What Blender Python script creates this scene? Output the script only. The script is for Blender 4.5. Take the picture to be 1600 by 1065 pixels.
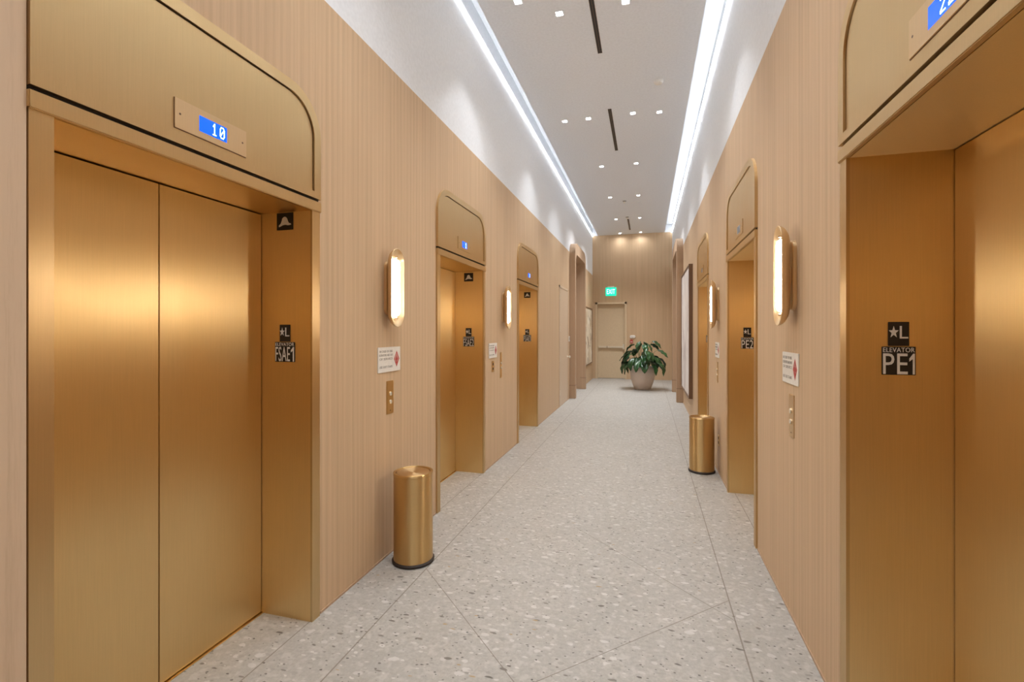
import bpy, bmesh, math, random
from mathutils import Vector, Matrix
random.seed(7)
PI = math.pi
for o in list(bpy.data.objects): bpy.data.objects.remove(o)
SC = bpy.context.scene
COL = SC.collection

# ---------------------------------------------------------------- camera
YAW = math.atan(211/750.0)
cam = bpy.data.cameras.new('camera'); cam.sensor_width = 36; cam.lens = 36*750/1600
cam.shift_y = -15/1600.0; cam.clip_start = 0.02
co = bpy.data.objects.new('camera', cam); COL.objects.link(co)
co.location = (0, 0, 1.5); co.rotation_euler = (PI/2, 0, YAW)
SC.camera = co
# ---------------------------------------------------------------- world, exposure
w = bpy.data.worlds.new('world'); SC.world = w; w.use_nodes = True
w.node_tree.nodes['Background'].inputs[0].default_value = (1, 1, 1, 1)
w.node_tree.nodes['Background'].inputs[1].default_value = 0.3
SC.view_settings.view_transform = 'Standard'; SC.view_settings.look = 'None'
SC.view_settings.gamma = 1; SC.view_settings.use_curve_mapping = False
SC.view_settings.exposure = 0.86
SPOT_W = 42.0        # each recessed downlight
COVE_E = 6.0         # cove tape emission
SCONCE_E = 37.0      # glass tube emission

XL, XR, YF, YB, ZC = -1.675, 0.735, -3.2, 15.5, 4.55
ZWL, ZWR = 3.285, 3.315
PXL, PXR = -1.51, 0.525      # edges of the lowered ceiling panel

# ---------------------------------------------------------------- materials
class NT:
    def __init__(s, name):
        s.m = bpy.data.materials.new(name); s.m.use_nodes = True
        s.t = s.m.node_tree; s.n = s.t.nodes; s.b = s.n['Principled BSDF']
    def node(s, typ, **kw):
        n = s.n.new(typ)
        for k, v in kw.items():
            if k.startswith('i_'): n.inputs[k[2:]].default_value = v
            else: setattr(n, k, v)
        return n
    def link(s, a, b): s.t.links.new(a, b)
    def math(s, op, a, b=None, c=None, clamp=False):
        n = s.n.new('ShaderNodeMath'); n.operation = op; n.use_clamp = clamp
        for i, v in enumerate((a, b, c)):
            if v is None: continue
            if isinstance(v, (int, float)): n.inputs[i].default_value = v
            else: s.link(v, n.inputs[i])
        return n.outputs[0]
    def mix(s, fac, a, b, blend='MIX'):
        n = s.n.new('ShaderNodeMix'); n.data_type = 'RGBA'; n.blend_type = blend
        for i, v in ((0, fac), (6, a), (7, b)):
            if isinstance(v, (int, float)): n.inputs[i].default_value = v
            elif isinstance(v, tuple): n.inputs[i].default_value = v if len(v) == 4 else v+(1,)
            else: s.link(v, n.inputs[i])
        return n.outputs[2]
    def coords(s, scale=(1, 1, 1), rot=(0, 0, 0)):
        t = s.n.new('ShaderNodeTexCoord'); mp = s.n.new('ShaderNodeMapping')
        mp.inputs['Scale'].default_value = scale; mp.inputs['Rotation'].default_value = rot
        s.link(t.outputs['Object'], mp.inputs[0]); return mp.outputs[0]
    def noise(s, vec, scale, detail=2, rough=.5):
        n = s.n.new('ShaderNodeTexNoise'); s.link(vec, n.inputs['Vector'])
        n.inputs['Scale'].default_value = scale; n.inputs['Detail'].default_value = detail
        n.inputs['Roughness'].default_value = rough; return n.outputs['Fac']
    def ramp(s, v, a, b, lo=0., hi=1.):
        n = s.n.new('ShaderNodeMapRange'); s.link(v, n.inputs[0])
        for i, q in enumerate((a, b, lo, hi)): n.inputs[i+1].default_value = q
        return n.outputs[0]
def plain(name, col, rough=.5, metal=0., emis=0., ecol=None, spec=None):
    t = NT(name); b = t.b
    nz = t.noise(t.coords(), 40, 3)
    c = t.mix(t.ramp(nz, .3, .7), tuple(x*.96 for x in col), tuple(min(1, x*1.03) for x in col))
    t.link(c, b.inputs['Base Color'])
    b.inputs['Roughness'].default_value = rough; b.inputs['Metallic'].default_value = metal
    if spec is not None: b.inputs['Specular IOR Level'].default_value = spec
    if emis:
        b.inputs['Emission Color'].default_value = (ecol or col)+(1,); b.inputs['Emission Strength'].default_value = emis
    return t.m
def wood(name, ca, cb, rough=.55, grain=0.):
    t = NT(name); b = t.b
    tc = t.node('ShaderNodeTexCoord'); sp = t.node('ShaderNodeSeparateXYZ'); t.link(tc.outputs['Object'], sp.inputs[0])
    u = t.math('ADD', sp.outputs[0], sp.outputs[1])
    cv = t.node('ShaderNodeCombineXYZ'); t.link(u, cv.inputs[0]); t.link(t.math('MULTIPLY', sp.outputs[2], .012), cv.inputs[1])
    cg = t.node('ShaderNodeCombineXYZ'); t.link(u, cg.inputs[0]); t.link(t.math('MULTIPLY', sp.outputs[2], .05), cg.inputs[1])
    fine = t.noise(cv.outputs[0], 60, 3, .55)
    wide = t.noise(cv.outputs[0], 16, 2, .5)
    gr = t.noise(cg.outputs[0], 150, 4, .7)
    # regular narrow reed lines, 26 mm apart
    saw = t.math('SINE', t.math('MULTIPLY', u, 2*PI/0.048))
    f = t.math('ADD', t.math('MULTIPLY', fine, .50), t.math('MULTIPLY', wide, .35))
    f = t.math('ADD', f, t.math('MULTIPLY', gr, .20+grain))
    f = t.math('ADD', f, t.math('MULTIPLY', saw, .05))
    c = t.mix(t.ramp(f, .34, .67), ca, cb)
    t.link(c, b.inputs['Base Color']); b.inputs['Roughness'].default_value = rough
    b.inputs['Specular IOR Level'].default_value = .3
    bp = t.node('ShaderNodeBump'); bp.inputs['Strength'].default_value = .08; bp.inputs['Distance'].default_value = .002
    t.link(f, bp.inputs['Height']); t.link(bp.outputs[0], b.inputs['Normal'])
    return t.m
def brass(name, col, rough=.3, aniso=.75, vertical=True, smudge=.1):
    """brushed brass; vertical brushing spreads highlights sideways"""
    t = NT(name); b = t.b
    b.inputs['Metallic'].default_value = 1
    sc = (90, 90, 1.2) if vertical else (2, 2, 160)
    br = t.noise(t.coords(sc), 4, 3, .6)
    bl = t.noise(t.coords((1, 1, .7)), 2.2, 3, .55)
    c = t.mix(t.ramp(br, .3, .7), tuple(x*.97 for x in col), tuple(min(1, x*1.03) for x in col))
    t.link(c, b.inputs['Base Color'])
    r = t.math('ADD', t.ramp(bl, .3, .7, rough-smudge*.4, rough+smudge*.6), t.math('MULTIPLY', br, .015))
    t.link(r, b.inputs['Roughness'])
    b.inputs['Anisotropic'].default_value = aniso
    g = t.node('ShaderNodeNewGeometry')
    if vertical:
        cr = t.node('ShaderNodeVectorMath', operation='CROSS_PRODUCT'); t.link(g.outputs['Normal'], cr.inputs[0]); cr.inputs[1].default_value = (0, 0, 1)
        ad = t.node('ShaderNodeVectorMath', operation='ADD'); t.link(cr.outputs[0], ad.inputs[0]); ad.inputs[1].default_value = (.001, .002, 0)
        t.link(ad.outputs[0], b.inputs['Tangent'])
    else:
        cx = t.node('ShaderNodeCombineXYZ'); cx.inputs[0].default_value = .001; cx.inputs[2].default_value = 1
        t.link(cx.outputs[0], b.inputs['Tangent'])
    return t.m
def terrazzo():
    t = NT('terrazzo'); b = t.b
    P = t.coords()
    base = t.mix(t.ramp(t.noise(P, 3.0, 4), .3, .7), (.415, .405, .375), (.475, .46, .43))
    base = t.mix(t.ramp(t.noise(P, 55, 3, .7), .35, .68), base, (.365, .352, .325))
    base = t.mix(t.ramp(t.noise(P, 24, 2, .5), .52, .66, 0, .5), base, (.54, .53, .50))
    def chips(scale, rot, stretch, thr, r0, r1, ca, cb, strength, cur, seed):
        mp = t.coords((1, stretch, 1), (0, 0, rot))
        nz = t.node('ShaderNodeTexNoise'); t.link(mp, nz.inputs['Vector']); nz.inputs['Scale'].default_value = scale*1.3; nz.inputs['Detail'].default_value = 2
        vm = t.node('ShaderNodeVectorMath', operation='MULTIPLY_ADD'); t.link(nz.outputs['Color'], vm.inputs[0])
        k = .55/scale; vm.inputs[1].default_value = (k, k, 0); t.link(mp, vm.inputs[2])
        ad = t.node('ShaderNodeVectorMath', operation='ADD'); t.link(vm.outputs[0], ad.inputs[0]); ad.inputs[1].default_value = (seed, seed*.7, 0)
        v = t.node('ShaderNodeTexVoronoi', voronoi_dimensions='2D'); t.link(ad.outputs[0], v.inputs['Vector']); v.inputs['Scale'].default_value = scale
        s = t.node('ShaderNodeSeparateColor'); t.link(v.outputs['Color'], s.inputs[0])
        on = t.math('GREATER_THAN', s.outputs[0], thr)
        rad = t.ramp(s.outputs[1], 0, 1, r0, r1)
        m = t.math('MULTIPLY', t.math('MULTIPLY', t.math('SUBTRACT', rad, v.outputs['Distance']), 14, clamp=True), on)
        m = t.math('MULTIPLY', m, strength, clamp=True)
        return t.mix(m, cur, t.mix(s.outputs[2], ca, cb))
    c = chips(14, .5, 1.6, .72, .14, .36, (.58, .57, .55), (.68, .67, .65), .6, base, 3.1)
    c = chips(17, 2.1, 1.7, .76, .14, .34, (.30, .29, .27), (.38, .365, .34), .6, c, 9.7)
    c = chips(24, 1.3, 1.9, .82, .14, .34, (.66, .65, .62), (.25, .24, .22), .75, c, 5.3)
    c = chips(12, .25, 2.4, .90, .10, .26, (.12, .11, .095), (.22, .205, .18), .95, c, 14.2)
    c = chips(40, 2.7, 1.5, .90, .14, .32, (.07, .065, .06), (.18, .17, .15), .9, c, 21.4)
    c = chips(11, .9, 3.0, .985, .14, .2, (.42, .30, .14), (.38, .27, .13), .9, c, 2.4)
    # saw-cut joints
    sp = t.node('ShaderNodeSeparateXYZ'); t.link(P, sp.inputs[0]); X, Y = sp.outputs[0], sp.outputs[1]
    def line(v, at, hw): return t.math('LESS_THAN', t.math('ABSOLUTE', t.math('SUBTRACT', v, at)), hw)
    def mul(*a):
        r = a[0]
        for q in a[1:]: r = t.math('MULTIPLY', r, q)
        return r
    inside = mul(t.math('GREATER_THAN', X, -1.345), t.math('LESS_THAN', X, .44))
    S = t.math('ADD', X, Y); D = t.math('SUBTRACT', Y, X)
    hw = .0032
    lines = [line(X, .44, .0035), line(X, -1.345, .0035), line(X, XL-.004, .003), line(X, XR+.05, .003),
             mul(inside, line(S, 1.432, hw)), mul(inside, line(D, 2.465, hw)),
             mul(inside, line(S, 3.148, hw), t.math('GREATER_THAN', X, -.52)),
             mul(inside, line(D, 4.185, hw), t.math('LESS_THAN', X, -.5), .45),
             mul(inside, line(S, -.28, hw))]
    L = lines[0]
    for q in lines[1:]: L = t.math('MAXIMUM', L, q)
    c = t.mix(t.math('MULTIPLY', L, .8), c, (.20, .17, .14))
    t.link(c, b.inputs['Base Color'])
    b.inputs['Roughness'].default_value = .42; b.inputs['Specular IOR Level'].default_value = .4
    return t.m
def canvas(name, base, cols, scale, stretch):
    t = NT(name); P = t.coords(stretch); c = base
    for i, (cc, a, q) in enumerate(cols):
        n = t.node('ShaderNodeTexNoise'); t.link(P, n.inputs['Vector']); n.inputs['Scale'].default_value = scale*(1+.6*i)
        n.inputs['Detail'].default_value = 5; n.inputs['Distortion'].default_value = 1.2
        mp = t.node('ShaderNodeVectorMath', operation='ADD'); t.link(P, mp.inputs[0]); mp.inputs[1].default_value = (i*3.3, i*1.7, i*5.1)
        t.link(mp.outputs[0], n.inputs['Vector'])
        c = t.mix(t.ramp(n.outputs['Fac'], a, q), c, cc)
    t.link(c, t.b.inputs['Base Color']); t.b.inputs['Roughness'].default_value = .8
    return t.m

M = {}
M['wood'] = wood('striped_wood_wall', (.53, .372, .228), (.655, .472, .300))
M['woodtrim'] = wood('smooth_wood_trim', (.42, .285, .185), (.51, .355, .235), grain=.1)
M['grainwood'] = wood('grained_pale_wood', (.56, .41, .27), (.68, .515, .36), grain=.35)
M['paintdoor'] = plain('tan_door_paint', (.62, .475, .335), .45)
M['exitdoor'] = plain('yellow_tan_door_paint', (.68, .54, .36), .4)
M['white'] = plain('white_wall_paint', (.84, .87, .91), .6)
M['ceil'] = plain('ceiling_paint', (.83, .86, .91), .7)
M['floor'] = terrazzo()
M['brass'] = brass('brushed_brass', (.68, .49, .255), .36, .7)
M['brassdoor'] = brass('brushed_brass_door_lit', (.86, .62, .30), .38, .92)  # same brass as the transoms, base lightened to stand in for reflected light
M['brasscan'] = brass('brushed_brass_bin', (.64, .44, .20), .34, .97, vertical=False)
M['brasslite'] = brass('satin_brass_light', (.80, .62, .38), .33, .3)
M['brassplate'] = brass('indicator_plate_brass', (.76, .56, .33), .40, .6)
lm = NT('concentric_brushed_lid'); lm.b.inputs['Base Color'].default_value = (.72, .52, .28, 1); lm.b.inputs['Metallic'].default_value = 1
lm.b.inputs['Roughness'].default_value = .34; lm.b.inputs['Anisotropic'].default_value = .92; lm.b.inputs['Anisotropic Rotation'].default_value = .25
tg = lm.node('ShaderNodeTangent', direction_type='RADIAL', axis='Z'); lm.link(tg.outputs[0], lm.b.inputs['Tangent']); M['brasslid'] = lm.m
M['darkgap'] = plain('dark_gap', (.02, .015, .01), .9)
M['black'] = plain('black_plastic', (.012, .010, .010), .4)
M['rubber'] = plain('dark_rubber', (.02, .012, .008), .6)
M['letter'] = plain('white_lettering', (.78, .76, .73), .5)
M['signwhite'] = plain('white_sign_plastic', (.82, .79, .73), .35)
M['signtext'] = plain('grey_sign_print', (.30, .27, .24), .6)
M['red'] = plain('red_print', (.50, .07, .06), .6)
M['lens'] = plain('sconce_glass', (1, .95, .88), .3, emis=SCONCE_E, ecol=(1, .96, .90))
M['downlens'] = plain('downlight_lens', (1, 1, 1), .4, emis=18, ecol=(1, .98, .95))
M['cove'] = plain('cove_tape', (1, 1, 1), .5, emis=COVE_E, ecol=(.96, .98, 1))
M['screen'] = plain('blue_screen', (0, .02, .2), .2, emis=1.0, ecol=(.0, .09, .95))
M['digit'] = plain('screen_digit', (.5, .8, 1), .3, emis=2.2, ecol=(.55, .85, 1))
M['screenoff'] = plain('dim_grey_screen', (.18, .20, .24), .25)
M['greendim'] = plain('green_sign_face', (0, .25, .15), .3, emis=1.2, ecol=(.0, .45, .27))
M['greenlit'] = plain('lit_exit_letters', (.5, 1, .9), .3, emis=2.0, ecol=(.35, 1, .85))
M['pot'] = plain('matte_pink_beige_pot', (.70, .58, .49), .55)
M['soil'] = plain('soil', (.03, .02, .015), .95)
M['steel'] = plain('satin_metal', (.80, .74, .62), .35, .55)
M['framedark'] = plain('walnut_frame', (.16, .085, .045), .4)
M['artr'] = canvas('pale_abstract_canvas', (.74, .68, .64, 1), [((.45, .38, .38), .50, .68), ((.80, .77, .75), .45, .6), ((.22, .19, .21), .62, .72)], 1.6, (1, 1, .5))
M['artl'] = canvas('cream_abstract_canvas', (.78, .68, .52, 1), [((.55, .42, .27), .46, .6), ((.86, .78, .64), .5, .6), ((.10, .07, .05), .60, .66)], 1.9, (1, 1.4, .7))
def leafmat():
    t = NT('glossy_leaf'); c = t.mix(t.ramp(t.noise(t.coords(), 6, 3), .35, .65), (.010, .036, .014), (.028, .095, .024))
    t.link(c, t.b.inputs['Base Color']); t.b.inputs['Roughness'].default_value = .28; return t.m
M['leaf'] = leafmat()
M['stem'] = plain('green_stem', (.06, .13, .03), .5)

# ---------------------------------------------------------------- helpers
class MB:
    def __init__(s): s.bm = bmesh.new()
    def quad(s, *p):
        vs = [s.bm.verts.new(q) for q in p]; return s.bm.faces.new(vs)
    def box(s, x0, x1, y0, y1, z0, z1, bev=0.):
        r = bmesh.ops.create_cube(s.bm, size=1)
        for v in r['verts']:
            v.co = ((x0+x1)/2+v.co.x*(x1-x0), (y0+y1)/2+v.co.y*(y1-y0), (z0+z1)/2+v.co.z*(z1-z0))
        if bev:
            es = {e for v in r['verts'] for e in v.link_edges}
            bmesh.ops.bevel(s.bm, geom=list(es), offset=bev, segments=2, affect='EDGES', clamp_overlap=True)
        return s
    def prism(s, pts, a0, a1, f):
        """pts 2D outline, extruded between a0 and a1; f(u,v,a)->xyz"""
        A = [s.bm.verts.new(f(u, v, a0)) for u, v in pts]; B = [s.bm.verts.new(f(u, v, a1)) for u, v in pts]
        n = len(pts)
        s.bm.faces.new(A); s.bm.faces.new(B[::-1])
        for i in range(n): s.bm.faces.new((A[i], B[i], B[(i+1) % n], A[(i+1) % n]))
        return s
    def band(s, outer, inner, a0, a1, f):
        """open band between two matched outlines, extruded"""
        n = len(outer); R = []
        for P, a in ((outer, a0), (inner, a0), (inner, a1), (outer, a1)): R.append([s.bm.verts.new(f(u, v, a)) for u, v in P])
        for i in range(n-1):
            for k in range(4):
                p, q = R[k], R[(k+1) % 4]; s.bm.faces.new((p[i], p[i+1], q[i+1], q[i]))
        for i in (0, n-1): s.bm.faces.new([R[k][i] for k in range(4)])
        return s
    def rings(s, rs, cap0=True, cap1=True):
        """loft closed rings of equal length"""
        V = [[s.bm.verts.new(p) for p in r] for r in rs]; n = len(V[0])
        for a, b in zip(V, V[1:]):
            for i in range(n): s.bm.faces.new((a[i], a[(i+1) % n], b[(i+1) % n], b[i]))
        if cap0: s.bm.faces.new(V[0][::-1])
        if cap1: s.bm.faces.new(V[-1])
        return s
    def lathe(s, prof, seg=48, cap0=True, cap1=True, ax='z', o=(0, 0, 0)):
        rs = []
        for r, h in prof:
            ring = []
            for i in range(seg):
                a = 2*PI*i/seg; c, d = r*math.cos(a), r*math.sin(a)
                p = (c, d, h) if ax == 'z' else ((h, c, d) if ax == 'x' else (c, h, d))
                ring.append((p[0]+o[0], p[1]+o[1], p[2]+o[2]))
            rs.append(ring)
        return s.rings(rs, cap0, cap1)
    def tube(s, pts, r, seg=8):
        rs = []
        for i, p in enumerate(pts):
            p = Vector(p); a = Vector(pts[max(0, i-1)]); b = Vector(pts[min(len(pts)-1, i+1)]); d = (b-a).normalized()
            u = d.cross(Vector((0, 0, 1)))
            if u.length < 1e-3: u = Vector((1, 0, 0))
            u.normalize(); v = d.cross(u); rr = r[i] if isinstance(r, (list, tuple)) else r
            rs.append([tuple(p+u*rr*math.cos(2*PI*k/seg)+v*rr*math.sin(2*PI*k/seg)) for k in range(seg)])
        return s.rings(rs)
    def obj(s, name, mat, parent=None, smooth=False, kind=None, label=None):
        bmesh.ops.recalc_face_normals(s.bm, faces=s.bm.faces)
        me = bpy.data.meshes.new(name); s.bm.to_mesh(me); s.bm.free()
        me.materials.append(M[mat] if isinstance(mat, str) else mat)
        o = bpy.data.objects.new(name, me); COL.objects.link(o)
        if parent: o.parent = parent
        if smooth:
            for p in me.polygons: p.use_smooth = True
            try: me.set_sharp_from_angle(angle=math.radians(35))
            except Exception: pass
        if kind: o['kind'] = kind
        if label: o['label'] = label
        return o
def thing(name, label, cat, loc=(0, 0, 0), rz=0., group=None, kind=None):
    o = bpy.data.objects.new(name, None); COL.objects.link(o); o.empty_display_size = .1
    o.location = loc; o.rotation_euler = (0, 0, rz)
    if label: o['label'] = label
    if cat: o['category'] = cat
    if group: o['group'] = group
    if kind: o['kind'] = kind
    return o
def tag(o, label, cat, group=None):
    o['label'] = label; o['category'] = cat
    if group: o['group'] = group
    return o
def stadium(hw, hh, n=14, pw=1.0):
    """pill outline in (y,z), half width hw, half height hh"""
    P = []; L = hh-hw
    for k in range(n+1):
        a = PI*k/n; P.append((hw*math.cos(a), L+hw*math.sin(a)*pw))
    for k in range(n+1):
        a = PI+PI*k/n; P.append((hw*math.cos(a), -L+hw*math.sin(a)*pw))
    return P
def arch(hw, z0, z1, r, n=10):
    """open outline bottom-left, up, over, down to bottom-right (y,z)"""
    P = [(-hw, z0)]
    for k in range(n+1):
        a = PI-PI/2*k/n; P.append((-hw+r+r*math.cos(a), z1-r+r*math.sin(a)))
    for k in range(n+1):
        a = PI/2-PI/2*k/n; P.append((hw-r+r*math.cos(a), z1-r+r*math.sin(a)))
    P.append((hw, z0)); return P
F_X = lambda u, v, a: (a, u, v)
def text(name, s, w_, h_, origin, right, up, mat, parent, depth=.001, fixw=True):
    """lettering centred on origin, fitted to w_ x h_"""
    cu = bpy.data.curves.new(name, 'FONT'); cu.body = s; cu.extrude = .01; cu.resolution_u = 3; cu.space_character = 1.05
    to = bpy.data.objects.new(name, cu); COL.objects.link(to)
    dg = bpy.context.evaluated_depsgraph_get(); me = bpy.data.meshes.new_from_object(to.evaluated_get(dg))
    bpy.data.objects.remove(to); bpy.data.curves.remove(cu)
    xs = [v.co.x for v in me.vertices]; ys = [v.co.y for v in me.vertices]
    x0, x1, y0, y1 = min(xs), max(xs), min(ys), max(ys)
    R, U = Vector(right), Vector(up); N = R.cross(U); O = Vector(origin)
    for v in me.vertices:
        p = v.co; v.co = O+R*((p.x-(x0+x1)/2)/(x1-x0)*w_)+U*((p.y-(y0+y1)/2)/(y1-y0)*h_)+N*(depth*(1 if p.z > 0 else -.2))
    me.name = name; me.materials.clear(); me.materials.append(M[mat])
    o = bpy.data.objects.new(name, me); COL.objects.link(o); o.parent = parent; return o

# ---------------------------------------------------------------- shell
MB().box(-2.6, 1.7, YF-.2, YB+.8, -.1, 0).obj('floor', 'floor', kind='structure')
ELEV_L = [1.545, 4.25, 6.83]; EW_L = [1.24, 1.22, 1.26]
ELEV_R = [1.467, 4.28, 7.00]; EW_R = [1.356, 1.26, 1.25]
POR = (10.76, 12.61)
def side_wall(name, X, sgn, ops, ztop):
    """sgn: direction into the wall (-1 left, +1 right)"""
    m = MB(); T = .36
    def bx(a, b, y0, y1, z0, z1): m.box(min(a, b), max(a, b), y0, y1, z0, z1)
    y = YF
    for (a, b, zt) in ops:
        bx(X, X+sgn*T, y, a, 0, ztop); bx(X, X+sgn*T, a, b, zt, ztop); y = b
    bx(X, X+sgn*T, y, YB, 0, ztop)
    bx(X+sgn*T, X+sgn*(T+.08), YF, YB, 0, ztop)
    return m.obj(name, 'wood', kind='structure')
opsL = [(c-w_/2+.03, c+w_/2-.03, 2.15) for c, w_ in zip(ELEV_L, EW_L)]+[(POR[0], POR[1], 3.27)]
opsR = [(c-w_/2+.03, c+w_/2-.03, 2.17) for c, w_ in zip(ELEV_R, EW_R)]+[(POR[0], POR[1], 3.27)]
side_wall('wall_left', XL, -1, opsL, ZWL)
side_wall('wall_right', XR, 1, opsR, ZWR)
MB().box(XL-.30, XL-.006, YF, YB, ZWL, 4.83).obj('wall_upper_left', 'white', kind='structure')
MB().box(XR+.006, XR+.30, YF, YB, ZWR, 4.83).obj('wall_upper_right', 'white', kind='structure')
mb = MB(); DX0, DX1, DZ = -1.535, -.665, 2.375
mb.box(XL-.4, DX0, YB, YB+.2, 0, ZC).box(DX1, XR+.4, YB, YB+.2, 0, ZC).box(DX0, DX1, YB, YB+.2, DZ, ZC).box(XL, XR, YB+.2, YB+.3, 0, 3)
mb.obj('wall_back', 'wood', kind='structure')
MB().box(XL-.3, XR+.3, YB, YB+.2, ZC, 4.83).obj('wall_upper_back', 'white', kind='structure')
MB().box(XL-.4, XR+.4, YF-.1, YF, 0, 4.83).obj('wall_front', 'wood', kind='structure')
MB().box(PXL, PXR, YF, YB, ZC, ZC+.03).obj('ceiling', 'ceil', kind='structure')
MB().box(XL-.3, XR+.3, YF, YB, ZC+.24, ZC+.32).obj('ceiling_cove_top', 'white', kind='structure')
MB().box(XL-.002, XL+.010, YF, ELEV_L[0]-EW_L[0]/2-.004, 0, 4.5).obj('trim_3', 'grainwood', kind='structure')
# thin brass-toned base strips
for nm, X, s, ops in (('baseboard_left', XL, 1, opsL), ('baseboard_right', XR, -1, opsR)):
    m = MB(); y = YF
    for (a, b, zt) in ops+[(YB, YB, 0)]:
        if a-.05 > y: m.box(min(X, X+s*.006), max(X, X+s*.006), y, a-.045, 0, .012)
        y = b+.045
    m.obj(nm, 'woodtrim', kind='structure')
# portal surrounds with plinth
for i, (X, s) in enumerate(((XL, 1), (XR, -1))):
    xo = X+s*.13; xi = X-s*.345; yc = sum(POR)/2; hw = (POR[1]-POR[0])/2
    O = [(u+yc, v) for u, v in arch(hw+.06, 0, 3.51, .32)]
    I = [(u+yc, v) for u, v in arch(hw-.08, 0, 3.255, .20)]
    t = MB().band(O, I, xo, xi if False else X-s*.002, F_X)
    t.band([(u+yc, v) for u, v in arch(hw-.01, 0, 3.262, .20)], I, X-s*.002, xi, F_X)
    p = t.obj('trim_%d' % (i+1), 'woodtrim', kind='structure')
    m, g_ = MB(), MB()
    for ya, yb in ((POR[0]-.066, POR[0]+.086), (POR[1]-.086, POR[1]+.066)):
        a, b = sorted((X+s*.136, X-s*.002)); m.box(a, b, ya, yb, 0, .29, .003); g_.box(a+.0005, b-.0005, ya+.0005, yb-.0005, .289, .297)
    m.obj('plinth', 'woodtrim', p); g_.obj('plinth_joint_shade', 'framedark', p)  # thin dark box paints in the shadow at the plinth joint

# ---------------------------------------------------------------- elevators
HATP = [(-.5, -.28), (-.30, -.16), (-.24, .12), (-.17, .33), (-.05, .44), (.08, .42), (.20, .30), (.27, .10), (.33, -.12), (.52, -.18), (.56, -.12), (.56, -.24),
        (.34, -.30), (.05, -.24), (-.20, -.30), (-.42, -.42), (-.54, -.38)]
HATP = [(-.54, -.30), (-.36, -.12), (-.27, .10), (-.22, .30), (-.10, .40), (0, .44), (.12, .40), (.22, .28), (.30, .05), (.38, -.10), (.56, -.16), (.58, -.26),
        (.30, -.30), (.05, -.24), (-.18, -.27), (-.36, -.36), (-.52, -.42)]
GLY = {'1': [[(-.5, .55), (0, 1), (0, -1)], [(-.6, -1), (.6, -1)]],
       '0': [[(-.45, 1), (.45, 1), (.9, .6), (.9, -.6), (.45, -1), (-.45, -1), (-.9, -.6), (-.9, .6), (-.45, 1)], [(-.6, -.5), (.6, .5)]],
       '2': [[(-.9, .6), (-.5, 1), (.5, 1), (.9, .6), (.9, .2), (-.9, -.8), (-.9, -1), (.9, -1)]]}
STAR = [((.5 if k % 2 == 0 else .2)*math.sin(PI*k/5), (.5 if k % 2 == 0 else .2)*math.cos(PI*k/5)) for k in range(10)]
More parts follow.
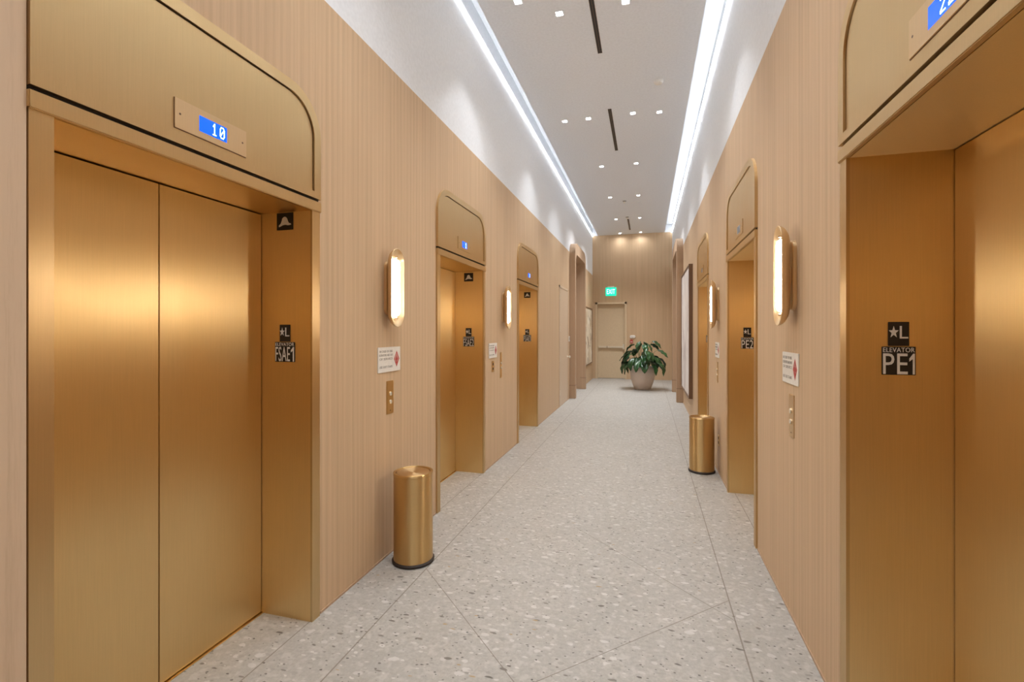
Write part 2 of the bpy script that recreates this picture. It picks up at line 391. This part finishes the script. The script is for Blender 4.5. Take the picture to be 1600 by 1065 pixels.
def elevator(X, side, yc, W, dz, ztop, num, disp, label, lit=True, depth=.305, hat=True):
    """local +x points into the corridor; side -1 = left wall"""
    t = thing('elevator_entrance', label, 'elevator', (X, yc, 0), 0 if side < 0 else PI, 'elevator entrances along the corridor')
    ho, hi = W/2, W/2-.06; zo = 2.125+dz; zh = zo+.052; zt = zh+.014; fs = 1 if side < 0 else -1    # fs: local direction of the far jamb
    for q in (-1, 1):
        a, b = sorted((q*ho, q*hi)); MB().box(.0, .012, a, b, 0, zo).obj('casing', 'brass', t)
        a, b = sorted((q*hi, q*(hi+.012))); MB().box(-depth-.05, .0, a, b, 0, zo).obj('jamb', 'brassdoor', t)
    MB().box(.0, .020, -ho-.004, ho+.004, zo, zh, .003).obj('header', 'brass', t)
    MB().box(-depth-.05, .0, -hi-.012, hi+.012, zo, zo+.012).obj('soffit', 'brassdoor', t)
    MB().box(-.02, .002, -ho, ho, zh-.002, zt+.002).obj('shadow_gap', 'darkgap', t)
    for q in (-1, 1):
        a, b = sorted((q*.0022, q*(hi-.003))); MB().box(-depth-.03, -depth, a, b, .008, zo-.004, .0015).obj('door_panel', 'brassdoor', t)
    MB().box(-depth-.052, -depth-.034, -hi-.01, hi+.01, 0, zo+.01).obj('shaft_backing', 'darkgap', t)
    MB().box(-depth-.03, -depth+.012, -hi, hi, .0, .005).obj('sill', 'brassdoor', t)
    # rounded transom: raised rim, dark line painting the rim's shade, flat panel
    O = arch(ho, zt, ztop, .22); b0 = .035
    tr = MB().prism(O, -.002, .007, F_X).obj('transom_panel', 'brass', t)
    MB().band(O, arch(ho-.050, zt, ztop-.050, .175), .007, .019, F_X).obj('rim', 'brass', tr)
    MB().prism(arch(ho-.055, zt+b0, ztop-.055, .17), .007, .010, F_X).obj('inner_panel', 'brass', tr)
    MB().box(.007, .0188, -ho+.05, ho-.05, zt, zt+b0).obj('bottom_rail', 'brass', tr)
    MB().prism(arch(ho-.0502, zt+b0, ztop-.0502, .1748), .007, .0078, F_X).obj('rim_shade', 'darkgap', tr)  # dark sheet paints the contact shade inside the rim
    # position indicator
    fz = 2.303+dz; yo = -.028 if (side < 0 and yc < 3) else 0.
    pl = MB().box(.010, .0145, yo-.162, yo+.162, fz-.055, fz+.055).obj('indicator_plate', 'brassplate' if yc < 3 else 'brass', t)
    MB().box(.0095, .0113, yo-.1635, yo+.1635, fz-.0575, fz+.055).obj('plate_gap', 'framedark' if yc < 3 else 'brass', pl)
    for q in (-1, 1): MB().lathe([(.004, .0143), (.004, .0151), (.002, .0153)], 12, ax='x', o=(0, yo+q*.142, fz)).obj('screw', 'framedark', pl)
    MB().box(.0143, .0151, yo-.063, yo+.063, fz-.030, fz+.030).obj('screen', 'screen' if lit else 'screenoff', pl)
    if disp:
        k = MB(); gw, gh, th = .021, .042, .0038 if lit else .003
        n_ = len(disp)
        for gi, ch in enumerate(disp):
            cy = yo+(.022+(gi-(n_-1)/2)*.036 if n_ > 1 else .030)
            if not lit: cy = 0.
            for line in GLY[ch]:
                for (a0, b0_), (a1, b1_) in zip(line, line[1:]):
                    p, q = Vector((cy+a0*gw/2, fz+b0_*gh/2)), Vector((cy+a1*gw/2, fz+b1_*gh/2))
                    dd = (q-p).normalized()*th/2; nn = Vector((-dd.y, dd.x))
                    k.prism([tuple(p-dd-nn), tuple(q+dd-nn), tuple(q+dd+nn), tuple(p-dd+nn)], .0151, .0158, F_X)
        k.obj('digits', 'digit' if lit else 'darkgap', pl)
    # signs on the far jamb, facing the viewer; local frame of that face
    yj = fs*hi; R = (fs, 0, 0); N = -fs
    def plate(nm, w_, z0, z1, off=0):
        a, b = sorted((yj, yj-fs*.003)); return MB().box(-.155+off-w_/2, -.155+off+w_/2, a, b, z0, z1, .001).obj(nm, 'black', t)
    ys = yj-fs*.0032
    def fx(z0, sx, sy, ox=0): return lambda u, v, a: (-.155+ox+fs*u*sx, a, z0+v*sy)
    s1 = plate('floor_sign', .066, 1.446, 1.535)
    MB().prism(STAR, ys, ys-fs*.0012, fx(1.497, .033, .046, -fs*.016)).obj('star', 'letter', s1)
    text('lettering', 'L', .026, .046, (-.155+fs*.016, ys, 1.497), R, (0, 0, 1), 'letter', s1)
    wd = .125 if len(num) > 3 else .106
    s2 = plate('elevator_number_sign', wd, 1.340, 1.444)
    text('small_lettering', 'ELEVATOR', wd*.93, .017, (-.155, ys, 1.432), R, (0, 0, 1), 'letter', s2)
    if num[-1] == '1':
        n_ = len(num); tw = wd*.93; w1 = tw*.17
        text('lettering', num[:-1], tw-w1-tw*.05, .076, (-.155-fs*(w1+tw*.05)/2, ys, 1.381), R, (0, 0, 1), 'letter', s2)
        MB().prism([(.12, -.5), (.5, -.5), (.5, .5), (.22, .5), (-.5, .26), (-.5, .12), (.12, .24)], ys, ys-fs*.0012, lambda u, v, a: (-.155+fs*(tw/2-w1/2)+fs*u*w1, a, 1.381+v*.076)).obj('lettering', 'letter', s2)
    else: text('lettering', num, wd*.93, .076, (-.155, ys, 1.381), R, (0, 0, 1), 'letter', s2)
    if hat:
        s3 = plate('fire_helmet_sign', .103, 2.032, 2.122)
        MB().prism(HATP, ys, ys-fs*.0012, fx(2.074, .068, .062)).obj('helmet', 'letter', s3)
    return t
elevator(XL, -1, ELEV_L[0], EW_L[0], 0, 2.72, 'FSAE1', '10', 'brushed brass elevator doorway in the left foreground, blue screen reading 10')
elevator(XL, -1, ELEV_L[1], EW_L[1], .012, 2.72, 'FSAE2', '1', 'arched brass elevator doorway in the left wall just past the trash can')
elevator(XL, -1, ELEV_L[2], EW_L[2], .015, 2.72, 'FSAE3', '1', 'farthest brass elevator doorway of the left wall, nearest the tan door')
elevator(XR, 1, ELEV_R[0], EW_R[0], .028, 2.76, 'PE1', '22', 'brushed brass elevator doorway in the right foreground with sign PE1', hat=False, depth=.325)
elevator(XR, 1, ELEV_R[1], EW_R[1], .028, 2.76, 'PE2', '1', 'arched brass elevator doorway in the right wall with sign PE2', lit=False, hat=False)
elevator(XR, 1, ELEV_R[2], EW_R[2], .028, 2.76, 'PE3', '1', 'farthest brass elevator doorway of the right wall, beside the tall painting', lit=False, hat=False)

# ---------------------------------------------------------------- sconces, panels, signs on the walls
def sconce(X, side, y, label):
    t = thing('wall_sconce', label, 'wall lamp', (X, y, 1.79), 0 if side < 0 else PI, 'brass pill-shaped wall sconces')
    st = lambda hw, hh, x: [(x, u, v) for u, v in stadium(hw, hh)]
    MB().rings([st(.045, .180, 0), st(.045, .180, .016), st(.041, .176, .020)]).obj('backplate', 'brasslite', t, True)
    MB().rings([st(.018, .05, .018), st(.018, .05, .034)]).obj('mount', 'brasslite', t, True)
    MB().rings([st(.040, .195, .030), st(.058, .222, .036), st(.074, .245, .050), st(.084, .258, .068), st(.086, .261, .078),
                st(.083, .258, .080), st(.070, .240, .072), st(.060, .226, .062), st(.050, .214, .056)]).obj('shade', 'brasslite', t, True)
    MB().rings([st(.040, .190, .054), st(.040, .190, .066), st(.032, .182, .078), st(.018, .168, .083)]).obj('glass_tube', 'lens', t, True)
    for q in (-1, 1): MB().lathe([(.005, .060), (.005, .074), (.002, .076)], 12, ax='x', o=(0, 0, q*.203)).obj('screw', 'framedark', t)
sconce(XL, -1, 2.87, 'glowing brass pill sconce on left wall above the nearer trash can')
sconce(XL, -1, 5.55, 'glowing pill sconce between the two farther left elevators')
sconce(XR, 1, 2.79, 'large glowing brass pill sconce on the near right wall')
sconce(XR, 1, 5.52, 'smaller looking glowing pill sconce beyond the doorway signed PE2')

def notice(X, side, y, z, label):
    t = thing('notice_sign', label, 'sign', (X, y, z), 0 if side < 0 else PI, 'white fire notice signs')
    MB().box(0, .006, -.145, .145, -.083, .083, .002).obj('sign_plate', 'signwhite', t)
    R = (0, 1, 0); U = (0, 0, 1)
    for s, dz, wd in (('IN CASE OF FIRE', .055, .165), ('ELEVATORS ARE OUT', .030, .172), ('OF SERVICE', .005, .165), ('USE EXIT STAIRS', -.048, .165)):
        text('printed_line', s, wd, .015, (.0062, -.045, dz), R, U, 'signtext', t, .0005)
    k = MB(); D = [(0, .055), (.036, 0), (0, -.055), (-.036, 0)]
    O = [(u, v) for u, v in D]+[D[0]]; I = [(u*.72, v*.72) for u, v in D]+[(0, .055*.72)]
    k.band(O, I, .006, .0068, lambda u, v, a: (a, u+.093, v))
    k.prism([(-.007, -.034), (.007, -.034), (.012, 0), (.007, .020), (0, .034), (-.007, .020), (-.012, 0)], .006, .0068, lambda u, v, a: (a, u+.093, v))
    for q in (-1, 1): k.prism([(q*.014, -.012), (q*.021, 0), (q*.014, .012)], .006, .0068, lambda u, v, a: (a, u+.093, v))
    k.obj('red_emblem', 'red', t)
notice(XL, -1, 2.89, 1.312, 'white fire notice sign under the nearest sconce on left wall')
notice(XL, -1, 5.15, 1.285, 'small white sign beside the farther left sconce')
notice(XR, 1, 2.85, 1.305, 'white fire notice sign under the large right sconce')
notice(XR, 1, 5.60, 1.300, 'thin white sign on right wall beyond the doorway signed PE2')
def buttons(X, side, y, z, label, h_=.222, w_=.088, nb=(.024, -.031), mat='brasslite'):
    t = thing('call_button_panel', label, 'elevator buttons', (X, y, z), 0 if side < 0 else PI, 'brass call button panels')
    MB().box(0, .005, -w_/2, w_/2, -h_/2, h_/2, .0015).obj('faceplate', mat, t)
    for b in nb:
        p = MB().lathe([(.0135, .004), (.0135, .010), (.012, .012), (.002, .0125)], 24, ax='x', o=(0, 0, b)).obj('button', 'steel', t, True)
        MB().lathe([(.017, .004), (.017, .006)], 24, ax='x', o=(0, 0, b)).obj('button_ring', 'brassdoor', p)
    MB().lathe([(.004, .004), (.004, .0062)], 12, ax='x', o=(0, 0, -h_*.40)).obj('keyhole', 'framedark', t)
buttons(XL, -1, 2.90, 1.056, 'brass two-button call panel above the nearer trash can', mat='brassdoor')
buttons(XL, -1, 5.46, 1.10, 'tall brass call panel below the farther left sconce', h_=.30, w_=.06, mat='brassdoor')
buttons(XR, 1, 2.83, 1.057, 'pale brass two-button call panel on near right wall')
buttons(XR, 1, 5.60, 1.06, 'narrow call button panel on right wall beyond doorway PE2', w_=.09)
def smallplate(name, cat, X, side, y, z, w_, h_, mat, label, hole='darkgap'):
    t = thing(name, label, cat, (X, y, z), 0 if side < 0 else PI)
    MB().box(0, .005, -w_/2, w_/2, -h_/2, h_/2, .0015).obj('faceplate', mat, t)
    for q in (-1, 1): MB().box(.004, .0062, -w_*.2, w_*.2, q*h_*.22-h_*.12, q*h_*.22+h_*.12, .001).obj('socket', hole, t)
smallplate('key_switch_plate', 'switch', XL, -1, 5.15, 1.105, .075, .118, 'brassdoor', 'small bronze key switch plate under the small white sign')
smallplate('power_outlet', 'outlet', XR, 1, 5.50, .345, .075, .115, 'brassdoor', 'low bronze power outlet on right wall behind the farther trash can')
t = thing('card_reader', 'tiny white card reader on left wall beside the tan door', 'card reader', (XL, 10.60, 1.335))
MB().box(0, .02, -.035, .035, -.06, .06, .004).obj('housing', 'signwhite', t); MB().box(.019, .021, -.02, .02, -.02, .035).obj('reader_window', 'signtext', t)

# ---------------------------------------------------------------- trash cans
def can(x, y, label):
    t = thing('trash_can', label, 'trash can', (x, y, 0), 0, 'round brass trash cans')
    MB().lathe([(.126, 0), (.136, .004), (.137, .014), (.130, .022), (.122, .024)], 64).obj('rubber_base', 'rubber', t, True)
    MB().lathe([(.122, .020), (.127, .022), (.127, .566), (.1285, .568), (.1285, .556+.024), (.126, .584), (.112, .5845), (.110, .582), (.109, .560)], 64, cap1=False).obj('body', 'brasscan', t, True)
    MB().lathe([(.108, .566), (.108, .576), (.104, .580), (.06, .5765), (.002, .5745)], 64).obj('lid', 'brasslid', t, True)
can(-1.478, 2.86, 'brass cylinder trash can on the left, in front of the near elevators')
can(.565, 5.51, 'brass cylinder trash can standing farther away against right wall')

# ---------------------------------------------------------------- doors
d = thing('door_1', None, None, (XL, 9.92, 0), 0, kind='structure')
MB().box(-.01, .012, -.535, -.49, 0, 2.42).box(-.01, .012, .49, .535, 0, 2.42).box(-.01, .012, -.535, .535, 2.375, 2.42).obj('door_frame', 'paintdoor', d)
MB().box(-.01, .006, -.486, .486, .008, 2.371, .001).obj('door_leaf', 'paintdoor', d)
for z in (.28, .95, 1.55, 2.2): MB().box(.004, .016, -.50, -.478, z-.055, z+.055, .003).obj('hinge', 'steel', d)
hd = MB().lathe([(.028, .005), (.028, .012), (.012, .014), (.012, .05), (.025, .054), (.028, .066), (.02, .076), (.002, .078)], 24, ax='x', o=(0, .43, .95)).obj('door_handle', 'steel', d, True)
d = thing('door_2', None, None, ((DX0+DX1)/2, YB, 0), 0, kind='structure')
hw = (DX1-DX0)/2
MB().box(-hw-.05, -hw+.01, -.02, .12, 0, DZ+.05).box(hw-.01, hw+.05, -.02, .12, 0, DZ+.05).box(-hw-.05, hw+.05, -.02, .12, DZ-.01, DZ+.05).obj('door_frame', 'exitdoor', d)
MB().box(-hw+.01, hw-.01, .11, .15, .008, DZ-.01).obj('door_leaf', 'exitdoor', d)
pb = MB().box(-hw+.05, hw-.08, .035, .075, .975, 1.03, .006).box(-hw+.05, -hw+.10, .07, .112, .975, 1.03).box(hw-.12, hw-.08, .07, .112, .975, 1.03).obj('panic_bar', 'steel', d)
MB().box(hw-.078, hw-.02, .03, .112, .93, 1.10, .008).obj('latch_case', 'steel', pb)
MB().box(-hw+.30, -hw+.315, .033, .077, .973, 1.032).obj('bar_joint', 'framedark', pb)

t = thing('exit_sign', 'glowing green EXIT sign on the end wall above the tan door', 'exit sign', (-1.10, YB, 2.76))
MB().box(-.10, .10, -.05, 0, .13, .165, .004).obj('canopy', 'signwhite', t)
f_ = MB().box(-.165, .165, -.035, -.015, -.135, .13, .004).obj('sign_face', 'greendim', t)
text('lettering', 'EXIT', .25, .15, (0, -.0355, 0), (1, 0, 0), (0, 0, 1), 'greenlit', f_, .001)
t = thing('fire_strobe', 'small white strobe plate on the end wall beside the tan door', 'alarm', (-.435, YB, 1.33))
MB().rings([[(u, y_, v) for v, u in [(b, a) for a, b in [(x_, z_) for z_, x_ in stadium(hw_, hh_)]]] for hw_, hh_, y_ in ((.05, .088, 0), (.05, .088, -.02), (.04, .078, -.035))]).obj('strobe_plate', 'signwhite', t, True)
MB().box(-.03, .03, -.05, -.03, -.02, .02, .005).obj('strobe_lens', 'letter', t)
t = thing('fire_pull_station', 'small dark red fire pull station below the strobe plate', 'fire alarm', (-.47, YB, 1.18))
MB().box(-.045, .045, -.035, 0, -.055, .055, .004).obj('housing', 'red', t); MB().box(-.03, .03, -.045, -.033, -.015, .0, .002).obj('pull_handle', 'letter', t)

# ---------------------------------------------------------------- paintings
def painting(X, side, y0, y1, z0, z1, th, art, fm, label, fw=.03):
    t = thing('framed_painting', label, 'painting', (X, (y0+y1)/2, (z0+z1)/2), 0 if side < 0 else PI)
    a, b = (y1-y0)/2, (z1-z0)/2
    MB().box(0, th, -a, a, -b, -b+fw).box(0, th, -a, a, b-fw, b).box(0, th, -a, -a+fw, -b+fw, b-fw).box(0, th, a-fw, a, -b+fw, b-fw).obj('frame', fm, t)
    MB().box(.004, th-.012, -a+fw, a-fw, -b+fw, b-fw).obj('canvas', art, t)
painting(XR, 1, 8.53, 10.45, .37, 2.63, .062, 'artr', 'framedark', 'tall dark-framed pale abstract painting on the right wall')
painting(XL, -1, 13.2, 15.1, .53, 2.20, .035, 'artl', 'framedark', 'cream and black abstract painting on left wall near the end')

# ---------------------------------------------------------------- potted plant
def plant():
    t = thing('potted_plant', 'dark green leafy plant in a beige tapered pot by end wall', 'potted plant', (-.113, 12.93, 0))
    MB().lathe([(.19, 0), (.205, .01), (.25, .12), (.295, .28), (.32, .42), (.325, .52), (.318, .575), (.305, .59), (.29, .585), (.285, .53)], 64, cap1=False).obj('pot', 'pot', t, True)
    MB().lathe([(.29, .54), (.15, .555), (.002, .56)], 32).obj('soil', 'soil', t)
    leaf, stems = MB(), MB(); rnd = random.Random(11)
    def one(az, reach, hgt, L, W, droop, roll):
        d = Vector((math.cos(az), math.sin(az), 0)); side = Vector((-d.y, d.x, 0))
        p0 = Vector((d.x*.05, d.y*.05, .55)); p1 = p0+d*reach*.35+Vector((0, 0, hgt*.75)); p2 = p0+d*reach+Vector((0, 0, hgt))
        pts = [p0*(1-k)**2+p1*2*k*(1-k)+p2*k*k for k in [i/7 for i in range(8)]]
        stems.tube([tuple(p) for p in pts], [.009-.0008*i for i in range(8)], 6)
        N = 10; prev = None; pos = p2.copy(); ang = .35
        for i in range(N+1):
            s = i/N; wd = W*math.sin(PI*min(1, (s*.93+.04)))**.75*(1-.35*s)*(1.0 if s < 1 else .02)
            fwd = d*math.cos(ang)-Vector((0, 0, 1))*math.sin(ang)
            up = d*math.sin(ang)+Vector((0, 0, 1))*math.cos(ang)
            sd = (side*math.cos(roll)+up*math.sin(roll)); u2 = (up*math.cos(roll)-side*math.sin(roll))
            row = [pos+sd*wd*k+u2*(abs(k)*wd*.38-(k*k)*wd*.30+.010*math.sin(s*17+k*3)) for k in (-1, -.6, -.25, 0, .25, .6, 1)]
            cur = [leaf.bm.verts.new(q) for q in row]
            if prev:
                for j in range(6): leaf.bm.faces.new((prev[j], prev[j+1], cur[j+1], cur[j]))
            prev = cur; pos = pos+fwd*(L/N); ang += droop/N
    n = 18
    for i in range(n): one(2*PI*i/n+rnd.uniform(-.15, .15), rnd.uniform(.26, .40), rnd.uniform(.14, .28), rnd.uniform(.32, .43), rnd.uniform(.09, .125), rnd.uniform(1.2, 1.9), rnd.uniform(-.4, .4))
    for i in range(17): one(2*PI*i/17+.2+rnd.uniform(-.2, .2), rnd.uniform(.12, .38), rnd.uniform(.26, .48), rnd.uniform(.28, .38), rnd.uniform(.085, .115), rnd.uniform(.7, 1.2), rnd.uniform(-.5, .5))
    for i in range(9): one(2*PI*i/9+.5+rnd.uniform(-.3, .3), rnd.uniform(.05, .20), rnd.uniform(.52, .70), rnd.uniform(.24, .34), rnd.uniform(.07, .10), rnd.uniform(.6, 1.3), rnd.uniform(-.6, .6))
    lo = leaf.obj('foliage', 'leaf', t, True)
    md = lo.modifiers.new('thickness', 'SOLIDIFY'); md.thickness = .0015
    stems.obj('stems', 'stem', t, True)
plant()

# ---------------------------------------------------------------- ceiling fittings
ROWS = [-1.75, .05, 2.30, 4.56, 6.92, 9.00, 11.13, 13.34, 15.28]
DL = [(x, y) for y in ROWS for x in (-.81, -.19)]+[(-1.15, 4.29), (.165, 4.29), (-1.15, 6.92), (.165, 6.98), (-1.15, 1.6), (.165, 1.6)]
names = {4.56: 'second from camera', }
def where(x, y):
    side = {-.81: 'left inner', -.19: 'right inner', -1.15: 'left outer', .165: 'right outer'}[x]
    row = {4.56: 'in the nearest visible row', 4.29: 'beside the nearest dark slot', 6.92: 'in the row of four', 6.98: 'in the row of four', 9.0: 'in the pair past the middle dark slot',
           11.13: 'in the pair before the ceiling sprinkler', 13.34: 'in the pair beside the farthest dark slot', 15.28: 'in the last pair by the end wall'}.get(y, {-1.75: 'two metres behind the camera', .05: 'straight above the camera', 2.30: 'just above the top edge of the view', 1.6: 'above the nearest elevators'}.get(y))
    return 'small square recessed downlight, %s one %s' % (side, row)
for x, y in DL:
    t = thing('recessed_downlight', where(x, y), 'ceiling light', (x, y, ZC), 0, 'square recessed downlights')
    m = MB()
    for a, b, c, d_ in ((-.045, .045, -.045, -.031), (-.045, .045, .031, .045), (-.045, -.031, -.031, .031), (.031, .045, -.031, .031)): m.box(a, b, c, d_, -.003, .001)
    m.obj('bezel', 'ceil', t)
    MB().box(-.031, .031, -.031, .031, -.002, .001).obj('lens', 'downlens', t)
    ld = bpy.data.lights.new('downlight_lamp', 'SPOT'); ld.energy = SPOT_W*(.14 if y > 15 else 2.7 if y > 10 else 1.35 if y > 8 else 1)*(1 if x in (-.81, -.19) else .28); ld.spot_size = math.radians(165 if y > 15 else 110 if x in (-.81, -.19) else 78); ld.spot_blend = 1 if x in (-.81, -.19) else .35
    ld.shadow_soft_size = .035; ld.color = (.95, .97, 1)
    lo = bpy.data.objects.new('lamp', ld); COL.objects.link(lo); lo.parent = t; lo.location = (0, 0, -.02)
for y0, y1, lb in ((3.72, 5.33, 'black linear ceiling slot diffuser nearest the camera'), (6.70, 8.27, 'black linear ceiling slot diffuser in the middle of the corridor'), (13.40, 14.85, 'black linear ceiling slot diffuser farthest away near end wall')):
    t = thing('slot_diffuser', lb, 'air vent', (-.495, (y0+y1)/2, ZC), 0, 'black linear slot diffusers'); L = (y1-y0)/2
    MB().box(-.022, .022, -L, L, -.002, .001).obj('slot', 'black', t)
    MB().box(-.024, -.020, -L, L, -.004, .001).box(.020, .024, -L, L, -.004, .001).box(-.002, .002, -L, L, -.0035, .001).obj('vane', 'framedark', t)
t = thing('smoke_detector', 'round white smoke detector on the ceiling toward the right', 'smoke detector', (.135, 6.11, ZC))
MB().lathe([(.055, 0), (.055, -.012), (.048, -.03), (.03, -.042), (.002, -.043)], 32).obj('housing', 'signwhite', t, True)
MB().lathe([(.047, -.020), (.050, -.020), (.050, -.024), (.045, -.024)], 32, False, False).obj('vent_ring', 'signtext', t)
for y, lb in ((11.53, 'small grey ceiling sprinkler before the farthest dark slot'), (13.17, 'small grey ceiling sprinkler touching the end of the farthest dark slot')):
    t = thing('ceiling_sprinkler', lb, 'sprinkler', (-.51, y, ZC), 0, 'ceiling sprinklers')
    MB().lathe([(.045, 0), (.043, -.006), (.014, -.012)], 24).obj('escutcheon', 'signtext', t, True)
    MB().lathe([(.012, -.010), (.010, -.035), (.026, -.037), (.026, -.040), (.002, -.041)], 24).obj('sprinkler_head', 'steel', t, True)
t = MB().lathe([(.10, 0), (.10, -.004), (.002, -.005)], 32).obj('ceiling_cover_plate', 'ceil'); t.location = (-.19, 11.80, ZC)
tag(t, 'flat round cover plate in the ceiling, same colour as the paint', 'cover plate')
# cove tape along both walls, lighting the slot above the panel
for nm, a, b, lb in (('left', XL-.006, XL+.012, 'bright white light strip in the ceiling cove along left wall'), ('right', XR-.020, XR+.006, 'bright white light strip in the ceiling cove along right wall')):
    o = MB().box(a, b, YF+.02, YB-.01, ZC-.012, ZC+.014, .002).obj('cove_light_strip', 'cove'); tag(o, lb, 'light strip', 'cove light strips')
